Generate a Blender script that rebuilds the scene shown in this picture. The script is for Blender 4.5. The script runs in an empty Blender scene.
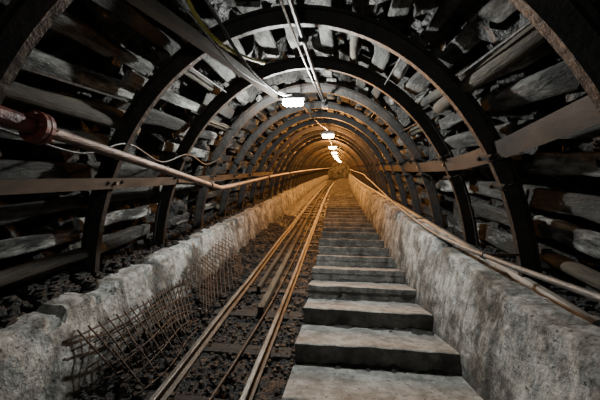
import bpy, math, random, bmesh
from mathutils import Vector, Matrix, noise
random.seed(7)
R=random.uniform
TH=math.radians(15)
M=Matrix.Translation((0,0,1.65))@Matrix.Rotation(TH,4,'X')   # tunnel frame -> world
CX,CZ,RA,RB=-0.33,-1.3,1.8,2.4
S0,S1=-3.0,46.0
col=bpy.context.scene.collection
def bend(s): return .00075*max(0,s-9)**2      # the drift curves gently to the right

# ---------------------------------------------------------------- materials
def mat(name,c1,c2,scale=6,rough=.8,bump=.4,metal=0,stain=None,sscale=1.2,stretch=(1,1,1),spos=(.45,.65),bd=.02,specks=None,streak=None,low=None,island=None):
    m=bpy.data.materials.new(name); m.use_nodes=True
    nt=m.node_tree; N=nt.nodes; L=nt.links
    b=N['Principled BSDF']; b.inputs['Roughness'].default_value=rough; b.inputs['Metallic'].default_value=metal
    tc=N.new('ShaderNodeTexCoord'); mp=N.new('ShaderNodeMapping'); mp.inputs['Scale'].default_value=stretch
    L.new(tc.outputs['Object'],mp.inputs[0])
    def nz(sc,det,ro,vec=mp):
        n=N.new('ShaderNodeTexNoise'); n.inputs['Scale'].default_value=sc; n.inputs['Detail'].default_value=det; n.inputs['Roughness'].default_value=ro
        L.new(vec.outputs[0],n.inputs[0]); return n
    def over(out,sock,p0,p1,c,flip=False):
        r=N.new('ShaderNodeValToRGB'); r.color_ramp.elements[0].position=p0; r.color_ramp.elements[1].position=min(p1,1)
        if flip: r.color_ramp.elements[0].color=(1,1,1,1); r.color_ramp.elements[1].color=(0,0,0,1)
        L.new(sock,r.inputs[0])
        mx=N.new('ShaderNodeMixRGB'); L.new(r.outputs[0],mx.inputs[0]); L.new(out,mx.inputs[1]); mx.inputs[2].default_value=(*c,1)
        return mx.outputs[0]
    n1=nz(scale,9,.65)
    r1=N.new('ShaderNodeValToRGB'); r1.color_ramp.elements[0].position=.35; r1.color_ramp.elements[1].position=.68
    r1.color_ramp.elements[0].color=(*c1,1); r1.color_ramp.elements[1].color=(*c2,1)
    L.new(n1.outputs[0],r1.inputs[0]); out=r1.outputs[0]
    if stain: out=over(out,nz(sscale,7,.7).outputs[0],spos[0],spos[1],stain)
    if streak:
        m2=N.new('ShaderNodeMapping'); m2.inputs['Scale'].default_value=(1,7,.55); L.new(tc.outputs['Object'],m2.inputs[0])
        out=over(out,nz(1.3,7,.7,m2).outputs[0],.52,.66,streak)
    if specks: out=over(out,nz(30,4,.6).outputs[0],.60,.66,specks)
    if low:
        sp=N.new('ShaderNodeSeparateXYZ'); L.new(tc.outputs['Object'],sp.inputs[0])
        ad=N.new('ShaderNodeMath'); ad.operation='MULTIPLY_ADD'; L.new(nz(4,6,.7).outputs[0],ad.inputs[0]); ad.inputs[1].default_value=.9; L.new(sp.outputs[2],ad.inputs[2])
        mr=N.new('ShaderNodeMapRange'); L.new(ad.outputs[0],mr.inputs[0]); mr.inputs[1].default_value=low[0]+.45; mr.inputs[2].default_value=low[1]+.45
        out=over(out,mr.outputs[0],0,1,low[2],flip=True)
    if island:
        g=N.new('ShaderNodeNewGeometry')
        out=over(out,g.outputs['Random Per Island'],island[0],island[1],island[2])
    L.new(out,b.inputs['Base Color'])
    n3=nz(scale*3,8,.6)
    bp=N.new('ShaderNodeBump'); bp.inputs['Strength'].default_value=bump; bp.inputs['Distance'].default_value=bd
    L.new(n3.outputs[0],bp.inputs['Height']); L.new(bp.outputs[0],b.inputs['Normal'])
    return m
def emis(name,c,s):
    m=bpy.data.materials.new(name); m.use_nodes=True
    b=m.node_tree.nodes['Principled BSDF']; b.inputs['Base Color'].default_value=(*c,1)
    b.inputs['Emission Color'].default_value=(*c,1); b.inputs['Emission Strength'].default_value=s
    return m
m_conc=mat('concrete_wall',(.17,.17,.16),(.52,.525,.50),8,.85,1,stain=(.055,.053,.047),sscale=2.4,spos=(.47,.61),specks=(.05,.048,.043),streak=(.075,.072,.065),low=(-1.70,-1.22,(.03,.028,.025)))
m_step=mat('concrete_step',(.13,.13,.122),(.36,.36,.34),9,.7,.8,stain=(.06,.058,.052),sscale=3,spos=(.46,.66),specks=(.055,.052,.048))
m_riser=mat('dark_riser',(.055,.052,.046),(.17,.163,.145),9,.8,.9,stain=(.035,.032,.029),sscale=3,spos=(.46,.68))  # darker brown than the treads, for riser and side faces
m_rock=mat('dark_rock',(.005,.0045,.004),(.065,.06,.054),6,.6,1,bd=.08,stain=(.005,.0045,.004),sscale=2.5)
m_coal=mat('coal_ballast',(.004,.0038,.0035),(.034,.032,.030),14,.55,1,bd=.04)
m_wood=mat('grey_timber',(.05,.048,.044),(.36,.355,.33),6,.85,1,stain=(.010,.009,.008),sscale=1.8,stretch=(3,.9,3),spos=(.44,.56),island=(.15,1.0,(.018,.016,.014)))
m_log=mat('brown_log',(.03,.023,.016),(.15,.12,.08),6,.85,.9,stretch=(3,.5,3),stain=(.010,.009,.007),sscale=1.5,spos=(.45,.60))
m_sleep=mat('sleeper_wood',(.006,.0055,.005),(.025,.022,.019),6,.8,.7,stretch=(.6,3,3))
m_rib=mat('rib_steel',(.007,.006,.0058),(.028,.025,.022),8,.6,.6,metal=.3,stain=(.042,.022,.014),sscale=3,spos=(.5,.76))
m_rust=mat('rusty_strap',(.026,.020,.016),(.085,.061,.046),5,.55,.25,metal=.35,stain=(.03,.021,.016),sscale=2,stretch=(1,.5,1),bd=.008)
m_redpipe=mat('rusty_pipe',(.07,.037,.027),(.22,.15,.115),9,.5,.5,metal=.25,stretch=(2,.5,2),stain=(.04,.024,.018),sscale=3)
m_red=mat('red_paint',(.07,.012,.009),(.20,.03,.02),9,.5,.5,stain=(.035,.016,.011),sscale=5)
m_rail=mat('rail_steel',(.03,.025,.020),(.11,.09,.07),11,.55,.5,metal=.3,stretch=(2,.4,2),stain=(.022,.017,.013),sscale=3)
m_head=mat('worn_rail_head',(.11,.10,.085),(.27,.25,.22),14,.45,.3,metal=.35,stretch=(2,.4,2),stain=(.055,.042,.032),sscale=3)
m_hose=mat('grey_pipe',(.08,.077,.07),(.28,.27,.245),8,.55,.4,metal=.2,stretch=(2,.5,2),stain=(.055,.047,.04),sscale=2)
m_black=mat('black_rubber',(.008,.008,.008),(.025,.025,.025),9,.45,.2)
m_yel=mat('yellow_hose_skin',(.22,.20,.02),(.42,.38,.05),9,.5,.2)
m_mesh=mat('rusty_wire',(.03,.02,.015),(.10,.068,.048),20,.6,.4,metal=.4)
m_house=mat('lamp_housing',(.10,.10,.10),(.22,.22,.21),9,.5,.2,metal=.4)

# ---------------------------------------------------------------- mesh helpers
class MB:
    def __init__(s): s.v=[]; s.f=[]
    def add(s,v,f):
        o=len(s.v); s.v+= [tuple(p) for p in v]; s.f+=[tuple(i+o for i in q) for q in f]
    def box(s,c,size,rot=None,jit=0):
        hx,hy,hz=[d/2 for d in size]; rot=rot or Matrix.Identity(3); c=Vector(c)
        vs=[]
        for x in(-1,1):
            for y in(-1,1):
                for z in(-1,1):
                    vs.append(c+rot@Vector((x*hx+R(-jit,jit),y*hy+R(-jit,jit),z*hz+R(-jit,jit))))
        s.add(vs,[(0,1,3,2),(4,6,7,5),(0,4,5,1),(2,3,7,6),(0,2,6,4),(1,5,7,3)])
    def sweep(s,path,prof,up=Vector((0,0,1)),ups=None):
        path=[Vector(p) for p in path]; 
        if not ups:
            q=[path[0]]
            for a,b in zip(path,path[1:]):
                k=max(1,int(abs(b.y-a.y)/1.2))
                for i in range(1,k+1): q.append(a.lerp(b,i/k))
            path=q
        n=len(prof); vs=[]
        for i,p in enumerate(path):
            t=(path[min(i+1,len(path)-1)]-path[max(i-1,0)]).normalized()
            u=ups[i] if ups else up
            if abs(t.dot(u))>.97: u=Vector((1,0,0))
            r=t.cross(u).normalized(); u2=r.cross(t).normalized()
            for a,b in prof: vs.append(p+r*a+u2*b)
        f=[]
        for i in range(len(path)-1):
            for j in range(n):
                k=(j+1)%n
                f.append((i*n+j,i*n+k,(i+1)*n+k,(i+1)*n+j))
        f.append(tuple(range(n))[::-1]); f.append(tuple((len(path)-1)*n+j for j in range(n)))
        s.add(vs,f)
    def tube(s,path,r,seg=10):
        s.sweep(path,[(r*math.cos(2*math.pi*i/seg),r*math.sin(2*math.pi*i/seg)) for i in range(seg)])
def smooth_path(pts,n=6):
    pts=[Vector(p) for p in pts]; out=[]
    for i in range(len(pts)-1):
        p0=pts[max(i-1,0)];p1=pts[i];p2=pts[i+1];p3=pts[min(i+2,len(pts)-1)]
        for k in range(n):
            t=k/n
            out.append(.5*((2*p1)+(p2-p0)*t+(2*p0-5*p1+4*p2-p3)*t*t+(3*p1-p0-3*p2+p3)*t**3))
    out.append(pts[-1]); return out
def obj(name,mb,m,smooth=False,bevel=0,parent=None,mesh=None,xf=None,local=False):
    if mesh is None:
        vs=mb.v if (local or xf is not None) else [(x+bend(y),y,z) for x,y,z in mb.v]
        me=bpy.data.meshes.new(name); me.from_pydata(vs,[],mb.f); me.update()
        bm=bmesh.new(); bm.from_mesh(me); bmesh.ops.recalc_face_normals(bm,faces=bm.faces); bm.to_mesh(me); bm.free()
        me.materials.append(m)
        if smooth: me.polygons.foreach_set('use_smooth',[True]*len(me.polygons))
    else: me=mesh
    o=bpy.data.objects.new(name,me); col.objects.link(o)
    if parent: o.parent=parent
    else: o.matrix_world=M@(xf or Matrix.Identity(4))
    if bevel:
        b=o.modifiers.new('bevel','BEVEL'); b.width=bevel; b.segments=2; b.limit_method='ANGLE'
    return o
def empty(name,xf):
    e=bpy.data.objects.new(name,None); col.objects.link(e); e.matrix_world=M@xf; e.empty_display_size=.1; return e
def grid_strip(prof,svals,nf):
    mb=MB(); n=len(prof)
    for s in svals:
        for x,z in prof:
            dx,dz=nf(x,s,z); mb.v.append((x+dx,s,z+dz))
    for i in range(len(svals)-1):
        for j in range(n-1):
            mb.f.append((i*n+j,i*n+j+1,(i+1)*n+j+1,(i+1)*n+j))
    return mb
def resample(pts,d):
    out=[]
    for (x0,z0),(x1,z1) in zip(pts,pts[1:]):
        k=max(1,int(math.hypot(x1-x0,z1-z0)/d))
        for i in range(k): out.append((x0+(x1-x0)*i/k,z0+(z1-z0)*i/k))
    out.append(pts[-1]); return out
def svals(fine,step,coarse):
    v=[];s=S0
    while s<fine: v.append(s); s+=step
    while s<S1: v.append(s); s+=coarse
    v.append(S1); return v
def fb(x,y,z,sc,o=4): return noise.fractal(Vector((x,y,z))*sc,1.0,2.0,o)

# ---------------------------------------------------------------- shell
prof=[]
for i in range(0,111):
    t=math.radians(-8+196*i/110)
    prof.append((CX+(RA+.36)*math.cos(t),CZ+(RB+.34)*math.sin(t)))
def nf_rock(x,s,z):
    v=noise.cell_vector(Vector((x+.1*fb(x,s,z,3,2),s,z))*5); v2=noise.cell_vector(Vector((s,z,x))*9)
    k=fb(x,s,z,1.6,5)*.13+abs(fb(x,s,z,5,3))*.12-.03-(v[0]*.12)-v2[1]*.05
    d=Vector((x-CX,z-CZ)).normalized(); return (d.x*k,d.y*k)
obj('ceiling',grid_strip(prof,svals(8,.055,.3),nf_rock),m_rock)
pf=resample([(-2.6,-1.645),(1.7,-1.645)],.04)
def nf_floor(x,s,z):
    return (0,fb(x,s,0,3,4)*.03+abs(fb(x,s,3,9,3))*.045-.02+(.20*max(0,(-1.28-x))))
obj('floor',grid_strip(pf,svals(8,.04,.25),nf_floor),m_coal)
for nm,s in(('wall_end',S1),('wall_back',S0)):
    mb=MB(); mb.add([(-3.2,s,-2.2),(2.6,s,-2.2),(2.6,s,1.8),(-3.2,s,1.8)],[(0,1,2,3)]); obj(nm,mb,m_conc if s>0 else m_rock)
def chip(x,s,z,o):
    c=fb(o,s,z*.5,3.3,4); return max(0,c-.20)*.14
def nf_c(x,s,z):
    e=fb(x,s,z,1.3,4)*.018+fb(x,s,z,7,3)*.014
    top=fb(0,s,4,2.2,4)*.022-chip(x,s,z,0) if z>-1.05 else 0
    return (e-(chip(x,s,z,0)*.5 if z>-1.05 else 0),top+e*.4)
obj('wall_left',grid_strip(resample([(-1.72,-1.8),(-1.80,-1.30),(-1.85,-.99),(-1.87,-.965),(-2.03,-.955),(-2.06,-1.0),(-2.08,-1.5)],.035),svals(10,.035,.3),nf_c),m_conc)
def nf_c2(x,s,z):
    e=fb(x+5,s,z,1.3,4)*.018+fb(x+5,s,z,7,3)*.013
    top=fb(7,s,4,2.2,4)*.022-chip(x,s,z,7) if z>-.9 else 0
    return (e+(chip(x,s,z,7)*.5 if z>-.9 else 0),top+e*.4)
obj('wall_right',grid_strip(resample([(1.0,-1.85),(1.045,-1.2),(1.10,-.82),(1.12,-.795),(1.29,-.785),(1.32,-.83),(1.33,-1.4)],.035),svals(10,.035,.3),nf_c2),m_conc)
def nf_r(x,s,z): return (0,fb(x,s,0,3,4)*.05+abs(fb(x,s,1,8,3))*.05)
obj('rubble_bank',grid_strip(resample([(-2.02,-1.04),(-2.6,-.84)],.05),svals(9,.06,.3),nf_r),m_coal)
obj('rubble_bank',grid_strip(resample([(1.28,-.96),(2.0,-.78)],.05),svals(9,.06,.3),nf_r),m_coal)

mb=MB()
def stone(c,r):
    vs=[]
    for lat in(-.6,0,.6):
        for k in range(6):
            a=k*math.pi/3+lat; rr=r*R(.7,1.15)*(1 if lat==0 else .7)
            vs.append((c[0]+rr*math.cos(a),c[1]+rr*math.sin(a),c[2]+lat*r*R(.8,1.2)))
    f=[(a*6+k,a*6+(k+1)%6,(a+1)*6+(k+1)%6,(a+1)*6+k) for a in(0,1) for k in range(6)]
    f+=[tuple(range(6))[::-1],tuple(range(12,18))]
    mb.add(vs,f)
for i in range(5200):
    s=1.0+9*random.random()**1.6; x=R(-1.74,-.31); stone((x,s,-1.64+(.20*max(0,-1.28-x))),R(.006,.028))
for i in range(380):
    x=R(-1.74,-1.30); stone((x,R(1.3,8),-1.62+.20*max(0,-1.28-x)),R(.025,.055))
for i in range(2400):
    s=.6+9*random.random(); k=random.random()
    if random.random()<.5: stone((-2.0-.42*k,s,-.965+.12*k),R(.012,.06))
    else: stone((1.29+.42*k,s,-.90+.08*k),R(.012,.06))
obj('loose_stones',mb,m_coal)

# ---------------------------------------------------------------- arch ribs
RIBS=[2.35+1.04*k for k in range(-4,42)]
mb=MB()
path=[];ups=[]
for i in range(0,61):
    t=math.radians(2+176*i/60)
    path.append(Vector((CX+(RA+.03)*math.cos(t),0,CZ+(RB+.03)*math.sin(t)))); ups.append(Vector((math.cos(t)*RB,0,math.sin(t)*RA)).normalized())
w=.056;h=.055
profr=[(-w*.45,-h),(w*.45,-h),(w*.8,h*.6),(w*1.25,h*.6),(w*1.25,h),(w*.6,h),(w*.28,-h*.55),(-w*.28,-h*.55),(-w*.6,h),(-w*1.25,h),(-w*1.25,h*.6),(-w*.8,h*.6)]
mb.sweep(path,profr,ups=ups)
for tt in (30,36,144,150):
    t=math.radians(tt); u=Vector((math.cos(t)*RB,0,math.sin(t)*RA)).normalized()
    c=Vector((CX+(RA+.03)*math.cos(t),0,CZ+(RB+.03)*math.sin(t)))
    tn=Vector((0,1,0)); tg=tn.cross(u)
    rot=Matrix((tg,tn,u)).transposed()
    mb.box(c-u*.062,(.045,.19,.014),rot); mb.box(c+u*.035,(.04,.19,.014),rot)
    for sy in(-1,1):
        mb.tube([c-u*.09+tn*sy*.083,c+u*.05+tn*sy*.083],.009,6)
        mb.tube([c-u*.083+tn*sy*.083,c-u*.066+tn*sy*.083],.017,6)
for t in (2,178):
    a=math.radians(t); mb.box((CX+(RA+.03)*math.cos(a),0,CZ+(RB+.03)*math.sin(a)),(.2,.2,.02))
rib0=None
for s in RIBS:
    xf=Matrix.Translation((R(-.015,.015)+bend(s),s,R(-.02,.01)))@Matrix.Rotation(R(-.012,.012),4,'Y')@Matrix.Rotation(R(-.01,.01),4,'X')
    o=obj('steel_arch_rib',mb,m_rib,mesh=rib0,xf=xf); rib0=o.data
mb=MB()
for i,s in enumerate(RIBS[:-1]):
    for tt in (50,130) if i%2 else (62,118):
        t=math.radians(tt+R(-3,3)); p=Vector((CX+(RA+.04)*math.cos(t),s,CZ+(RB+.04)*math.sin(t)))
        mb.tube([p,p+Vector((0,1.04,0))],.009,6)
obj('tie_rods',mb,m_rib)

# ---------------------------------------------------------------- lagging
mb=MB(); ml=MB()
def lag(s0,t,off,length,wd,th):
    u=Vector((math.cos(t)*(RB),0,math.sin(t)*(RA))).normalized()
    c=Vector((CX+RA*math.cos(t),s0,CZ+RB*math.sin(t)))+u*off
    tn=Vector((0,1,0)); tg=tn.cross(u)
    rot=Matrix((tg,tn,u)).transposed()@Matrix.Rotation(R(-.35,.35),3,'Y')@Matrix.Rotation(R(-.055,.055),3,'Z')@Matrix.Rotation(R(-.05,.05),3,'X')
    K=5; vs=[]
    for k in range(K+1):
        y=-length/2+length*k/K
        ww=wd*R(.86,1.1)/2; tt=th*R(.8,1.15)/2; dx=R(-.008,.008); dz=R(-.006,.006)
        for a,b in((-1,-.75),(-.8,-1),(.8,-1),(1,-.75),(1,.75),(.8,1),(-.8,1),(-1,.75)): vs.append(c+rot@Vector((a*ww+dx,y+R(-.006,.006),b*tt+dz)))
    f=[(k*8+j,k*8+(j+1)%8,(k+1)*8+(j+1)%8,(k+1)*8+j) for k in range(K) for j in range(8)]
    f+=[tuple(range(8))[::-1],tuple(K*8+j for j in range(8))]
    mb.add(vs,f)
for bi,s in enumerate(RIBS[:-1]):
    mid=s+.52
    t=8.0
    while t<172:
        tr=math.radians(t)
        ds=math.hypot(RA*math.sin(tr),RB*math.cos(tr))
        if CZ+RB*math.sin(tr)>-.88 and random.random()<.93:
            if random.random()<.10:
                u=Vector((math.cos(tr)*RB,0,math.sin(tr)*RA)).normalized()
                c=Vector((CX+RA*math.cos(tr),mid,CZ+RB*math.sin(tr)))+u*.15
                a=c+Vector((R(-.03,.03),-.62,R(-.03,.03))); b=c+Vector((R(-.03,.03),.62,R(-.03,.03)))
                ml.tube([a.lerp(b,k/5)+Vector((R(-.006,.006),0,R(-.006,.006))) for k in range(6)],R(.04,.055),10)
            else:
                lag(mid+R(-.07,.07),tr,.125+R(0,.06)+(.05 if bi%2 else 0),R(.98,1.32),R(.09,.17),R(.035,.08))
        t+=math.degrees(R(.19,.28)/ds)
obj('timber_lagging',mb,m_wood)
ml.tube([(.92+R(-.008,.008),.9+.2*k,.66-.012*k) for k in range(11)],.055,12)
ml.tube([(-2.16+R(-.008,.008),.7+.2*k,-.70-.004*k) for k in range(10)],.055,12)
ml.tube([(-1.74+R(-.006,.006),.9+.2*k,.46-.015*k) for k in range(9)],.05,12)
ml.tube([(1.58+R(-.006,.006),1.0+.2*k,-.72+.01*k) for k in range(9)],.05,12)
obj('log_lagging',ml,m_log,smooth=True)

# ---------------------------------------------------------------- staircase
d=.65; run=d*math.cos(TH); ris=d*math.sin(TH)
fw=Vector((0,math.cos(TH),-math.sin(TH))); upv=Vector((0,math.sin(TH),math.cos(TH)))
mb=MB(); s=2.43-d*6
while s<S1-.7:
    n=Vector((0,s,-1.5)); xl=-.31+R(-.02,.012); xr=1.01+R(-.01,.015); j=R(-.008,.008)
    K=22 if s<9 else 1; secs=[]
    for k in range(K+1):
        x=xl+(xr-xl)*k/K
        e=(fb(x,s,0,4,4)*.016+max(0,fb(x,s,2,6,3)-.2)*.05) if K>1 else 0; e2=(fb(x,s,9,5,3)*.010) if K>1 else 0
        p=[n+fw*(0+e)+upv*(j+e2-.008), n+fw*(.014+e)+upv*(j+e2), n+fw*(run*.5)+upv*(j+e2*.6-.006), n+fw*(run+.03)+upv*j,
           n+fw*(run+.03)-upv*.35, n+fw*(.012+e)-upv*.35, n+fw*(.010+e)-upv*(.10), n+fw*(.006+e)-upv*.08,n+fw*(0+e)-upv*(.07)]
        secs.append([q+Vector((x,0,0)) for q in p])
    m=len(secs[0]); vs=[q for sc in secs for q in sc]; f=[]
    for k in range(K):
        for a in range(m): b=(a+1)%m; f.append((k*m+a,k*m+b,(k+1)*m+b,(k+1)*m+a))
    f+=[tuple(range(m)),tuple(K*m+a for a in range(m))[::-1]]
    mb.add(vs,f); s+=d
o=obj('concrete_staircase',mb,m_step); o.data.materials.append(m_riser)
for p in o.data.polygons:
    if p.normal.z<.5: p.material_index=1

# ---------------------------------------------------------------- track
FZ=-1.64
tr=empty('railway_track',Matrix.Identity(4))
railp=[(-.04,0),(.04,0),(.04,.008),(.008,.018),(.006,.058),(.02,.064),(.02,.082),(.014,.086),(-.014,.086),(-.02,.082),(-.02,.064),(-.006,.058),(-.008,.018),(-.04,.008)]
for k,x in enumerate((-1.20,-.59)):
    mb=MB(); pts=[]
    s=S0
    while s<S1: pts.append((x+fb(0,s,k*5,.35,2)*.014+(.004*s if s<10 else .04),s,FZ+.03+fb(3,s,k*5,.4,2)*.01)); s+=.5
    mb.sweep(pts,railp); o=obj('rail_%d'%(k+1),mb,m_rail,parent=tr); o.data.materials.append(m_head)
    for p in o.data.polygons:
        if p.normal.z>.8 and p.center.z>FZ+.1: p.material_index=1
mb=MB(); mp_=MB(); s=S0+.2
while s<S1-.3:
    mb.box((-.86+R(-.03,.03),s,FZ-.028),(1.0,R(.12,.15),.085),Matrix.Rotation(R(-.03,.03),3,'Z'),jit=.008)
    for x in(-1.17,-.55):
        for dx in(-.05,.05): mp_.box((x+dx,s+dx*.5,FZ+.045),(.03,.03,.022))
    s+=.66
obj('sleepers',mb,m_sleep,parent=tr,bevel=.008); obj('rail_clips',mp_,m_rust,parent=tr)
mb=MB(); mb.sweep([(-.80,3.1,FZ+.07),(-.82,6,FZ+.07),(-.86,12,FZ+.07),(-.87,S1-.5,FZ+.07)],[(-.035,-.035),(.035,-.035),(.035,.04),(-.035,.04)])
mb.sweep([(-.98,3.7,FZ+.07),(-.96,9,FZ+.07)],[(-.025,-.035),(.025,-.035),(.025,.03),(-.025,.03)])
obj('guide_timber',mb,m_log,bevel=.005)
mb=MB(); mb.tube(smooth_path([(-.80,.3,FZ+.035),(-.86,1.5,FZ+.035),(-.80,2.4,FZ+.035),(-.72,4,FZ+.04),(-.70,8,FZ+.04),(-.72,20,FZ+.04)]),.012,8)
obj('haulage_cable',mb,m_mesh,smooth=True)

# ---------------------------------------------------------------- pipes
def clampring(mb,c,r,axis=Vector((0,1,0)),l=.02):
    mb.tube([Vector(c)-axis*l/2,Vector(c)+axis*l/2],r,16)
pp=empty('water_pipe',Matrix.Identity(4))
P=[(-1.45,.2,.43),(-1.45,1.17,.228),(-1.45,2.4,-.01),(-1.46,3.5,-.22),(-1.46,3.9,-.255),(-1.46,5.5,-.22),(-1.48,9,-.17),(-1.48,20,-.1),(-1.48,S1-.5,0)]
mb=MB(); mb.tube(smooth_path(P),.032,14); obj('pipe',mb,m_redpipe,smooth=True,parent=pp)
ax=(Vector(P[2])-Vector(P[1])).normalized(); c=Vector((-1.45,1.34,.195))
mb=MB()
for o_ in(-.014,.014): clampring(mb,c+ax*o_,.08,ax,.02)
mb.tube([c-ax*.22,c-ax*.02],.043,14); mb.tube([c+ax*.02,c+ax*.06],.043,14)
for k in range(6):
    a=k*math.pi/3; off=Vector((math.cos(a)*.063,0,math.sin(a)*.063)); mb.tube([c+off-ax*.045,c+off+ax*.045],.009,6)
obj('flange',mb,m_red,parent=pp)
mb=MB()
for s_,z_ in((3.39,-.2),(6.51,-.2),(9.6,-.165)):
    mb.tube([(-1.46,s_,z_),(-1.9,s_,z_+.02)],.012,6); clampring(mb,(-1.46,s_,z_),.044,l=.04)
obj('bracket',mb,m_rust,parent=pp)

rp=empty('handrail_pipe',Matrix.Identity(4))
P=[(1.12,.2,-.44),(1.12,1.33,-.545),(1.12,2.0,-.62),(1.12,2.9,-.70),(1.12,3.8,-.73),(1.12,5.5,-.68),(1.12,8,-.52),(1.14,11,-.36),(1.14,16,-.22),(1.14,S1-.5,-.1)]
mb=MB(); mb.tube(smooth_path(P),.018,12); obj('pipe',mb,m_hose,smooth=True,parent=rp)
mb=MB()
for s_,z_ in((2.35,-.655),(4.43,-.725),(6.51,-.62),(9.63,-.43)): mb.tube([(1.12,s_,z_),(1.45,s_,z_+.02)],.01,6); clampring(mb,(1.12,s_,z_),.026,l=.035)
obj('bracket',mb,m_rust,parent=rp)
mb=MB(); mb.tube([(1.40,.8,-.87),(1.41,2,-.85),(1.40,3.2,-.84),(1.40,6,-.82),(1.40,S1-.5,-.8)],.045,12)
for s_ in(1.7,3.2,4.9,7): clampring(mb,(1.405,s_,-.85),.058,l=.05)
obj('drain_pipe',mb,m_hose)

def strap(name,pts,wd,th,lean):
    mb=MB(); pts=smooth_path(pts,5)
    mb.sweep(pts,[(-th/2,-wd/2),(th/2,-wd/2),(th/2,wd/2),(-th/2,wd/2)],up=lean)
    for s in RIBS:
        if pts[0].y<s<pts[-1].y:
            q=min(pts,key=lambda p:abs(p.y-s)); sg=1 if q.x<0 else -1
            mb.tube([Vector((q.x,s,q.z)),Vector((q.x+sg*.03,s,q.z))],.017,6)
    obj(name,mb,m_rust)
strap('steel_strap',[(-1.83,.3,-.08),(-1.85,1.4,-.105),(-1.86,2.35,-.13),(-1.87,3.4,-.15),(-1.87,5.5,-.16),(-1.88,9,-.15)],.09,.012,Vector((.25,0,1)).normalized())
strap('steel_strap',[(1.05,.3,.36),(1.09,1.3,.27),(1.13,2.35,.11),(1.17,3.4,.03),(1.18,5.5,0),(1.19,9,0)],.13,.012,Vector((-.4,0,1)).normalized())
mb=MB(); pc=[(-.035,-.03),(.035,-.03),(.035,.03),(.027,.03),(.027,-.02),(-.027,-.02),(-.027,.03),(-.035,.03)]
mb.sweep([(-1.10,.6,.83),(-.95,1.9,.86),(-.72,3.95,.90)],pc); obj('roof_channel',mb,m_rust)
mb=MB(); mb.tube(smooth_path([(-.30,.3,.97),(-.27,1.8,.96),(-.22,3.2,.96),(-.17,4.5,.96)]),.018,10)
mb.tube(smooth_path([(-.34,.3,.96),(-.31,1.8,.925),(-.26,3.2,.94),(-.19,4.5,.95)]),.009,8)
mb.tube([(-.17,4.35,.96),(-.17,4.55,.94)],.035,10); mb.box((-.165,4.62,.93),(.09,.12,.09))
for s_ in(1.31,2.35,3.39): clampring(mb,(-.28+.02*(s_-1.3),s_,.96),.03,l=.03)
obj('cable_conduit',mb,m_black)
mb=MB(); mb.tube(smooth_path([(-.80,.8,1.0),(-.78,1.4,.96),(-.80,1.75,.86),(-.76,2.05,.82),(-.70,2.4,.86),(-.66,2.8,.95)]),.013,8); obj('yellow_hose',mb,m_yel,smooth=True)
mb=MB(); mb.tube(smooth_path([(-.76,.7,1.05),(-.74,1.7,.95),(-.70,2.4,.80),(-.60,3.2,.78),(-.54,3.75,.90)]),.013,8)
mb.tube(smooth_path([(-.9,.7,.98),(-.84,1.7,.88),(-.78,2.4,.78),(-.66,3.2,.82),(-.58,3.75,.90)]),.008,8)
mb.tube(smooth_path([(-.52,3.85,.92),(-.45,5,.9),(-.3,6.2,.86),(-.2,7.6,.93),(-.18,9.5,.86),(-.15,12,.93),(-.12,14,.86),(-.1,16.5,.93)]),.012,8)
mb.tube(smooth_path([(-1.78,.8,.28),(-1.76,1.35,.22),(-1.74,1.9,.10),(-1.72,2.35,.20),(-1.76,2.9,.06),(-1.73,3.4,.16),(-1.78,4,.05),(-1.74,4.4,.14)]),.009,8)
obj('power_cable',mb,m_black,smooth=True)

# ---------------------------------------------------------------- lamps
def lamp(x,s,z,c,power,es,scale=1.0,gc=None):
    e=empty('mine_lamp',Matrix.Translation((x+bend(s),s,z))@Matrix.Scale(scale,4))
    mb=MB(); mb.box((0,0,.03),(.30,.14,.05)); mb.box((0,0,.065),(.18,.09,.03)); mb.tube([(-.18,0,.03),(-.15,0,.03)],.018,8)
    obj('housing',mb,m_house,parent=e,bevel=.008,local=True)
    mb=MB(); mb.box((0,0,-.03),(.25,.11,.07)); obj('glass',mb,emis('lamp_glass',gc or c,es),parent=e,bevel=.018,local=True)
    mb=MB()
    for xx in(-.09,-.03,.03,.09): mb.tube([(xx,-.065,.01),(xx,-.065,-.075),(xx,.065,-.075),(xx,.065,.01)],.003,6)
    mb.tube([(-.1,0,.07),(-.1,0,.2)],.006,6); mb.tube([(.1,0,.07),(.1,0,.2)],.006,6)
    obj('guard',mb,m_house,parent=e,local=True)
    l=bpy.data.lights.new('bulb','POINT'); l.energy=power; l.color=c; l.shadow_soft_size=.05
    lo=bpy.data.objects.new('bulb',l); col.objects.link(lo); lo.parent=e; lo.location=(0,0,-.15)
W1=(.97,1,.96); W2=(1,.40,.085); G2=(1,.72,.34)
lamp(-.53,3.8,.84,W1,290,90)
lamp(-.3,-.9,.80,W1,26,30)  # unseen lamp behind the camera, added to fill the foreground
for k,(x,s) in enumerate([(-.19,7.8),(-.12,12.2),(-.1,16.6),(-.1,21),(-.1,26),(-.1,31),(-.1,36),(-.1,41)]):
    lamp(x,s,.84,W2,(480 if k else 240),90,1.15,G2)

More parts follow.
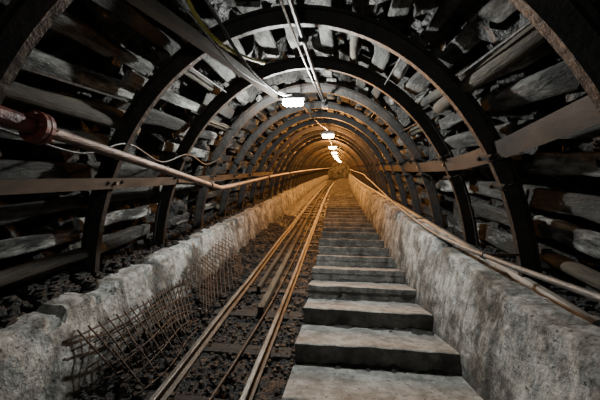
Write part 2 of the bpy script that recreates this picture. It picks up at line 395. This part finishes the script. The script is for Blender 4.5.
# ---------------------------------------------------------------- wire mesh panels leaning on left wall
def lerp4(A,B,C,D,u,v): return (A.lerp(B,u)).lerp(D.lerp(C,u),v)
def panel(A,B,C,D,nl,nc,r1,r2):
    mb=MB(); A,B,C,D=map(Vector,(A,B,C,D))
    def bulge(u,v): return Vector((.035*math.sin(u*5),0,.05*math.sin(u*3.1)*math.sin(v*3.1)))
    for i in range(nl):
        v=i/(nl-1); mb.tube([lerp4(A,B,C,D,u/12,v)+bulge(u/12,v)+Vector((0,0,R(-.004,.004))) for u in range(-1,14)],r1,6)
    for i in range(nc):
        u=i/(nc-1); e=R(-.02,.14); mb.tube([lerp4(A,B,C,D,u+e*.1*v,v)+bulge(u,v)+Vector((0,0,.010)) for v in(-.08,.2,.4,.6,.8,1+e)],r2,6)
    obj('rusty_mesh_panel',mb,m_mesh,smooth=True)
panel((-1.79,1.83,-1.18),(-1.73,3.25,-1.34),(-1.38,2.75,-1.56),(-1.60,1.90,-1.52),6,19,.007,.006)
panel((-1.76,2.0,-1.30),(-1.70,2.9,-1.36),(-1.30,2.6,-1.58),(-1.34,1.85,-1.58),5,7,.006,.005)
A=Vector((-1.76,3.2,-1.20));B=Vector((-1.76,4.7,-1.13));C=Vector((-1.34,4.3,-1.58));D=Vector((-1.34,2.9,-1.58))
mb=MB(); n=14
for i in range(-6,n+1):
    for sg in(0,1):
        pts=[]
        for k in range(0,13):
            v=k/12; u=(i+v*6)/n if sg==0 else (i+6-v*6)/n
            if 0<=u<=1: pts.append(lerp4(A,B,C,D,u,v)+Vector((.03*math.sin(u*7+v*3),0,.02*math.sin(u*9)+sg*.006)))
        if len(pts)>1: mb.tube(pts,.0055,5)
obj('chain_link_mesh',mb,m_mesh,smooth=True)

# ---------------------------------------------------------------- world & camera
w=bpy.data.worlds.new('World'); bpy.context.scene.world=w; w.use_nodes=True
w.node_tree.nodes['Background'].inputs[0].default_value=(.01,.01,.012,1)
phi=math.radians(6.1); psi=math.radians(6.65)
F=Vector((-math.sin(psi)*math.cos(phi),math.cos(psi)*math.cos(phi),-math.sin(phi)))
Rt=Vector((math.cos(psi),math.sin(psi),0)); U=Rt.cross(F)
cm=Matrix((Rt,U,-F)).transposed().to_4x4()
cam=bpy.data.cameras.new('camera'); cam.lens=18; cam.sensor_width=36; cam.clip_start=.05
co=bpy.data.objects.new('camera',cam); col.objects.link(co); co.matrix_world=M@cm
bpy.context.scene.camera=co
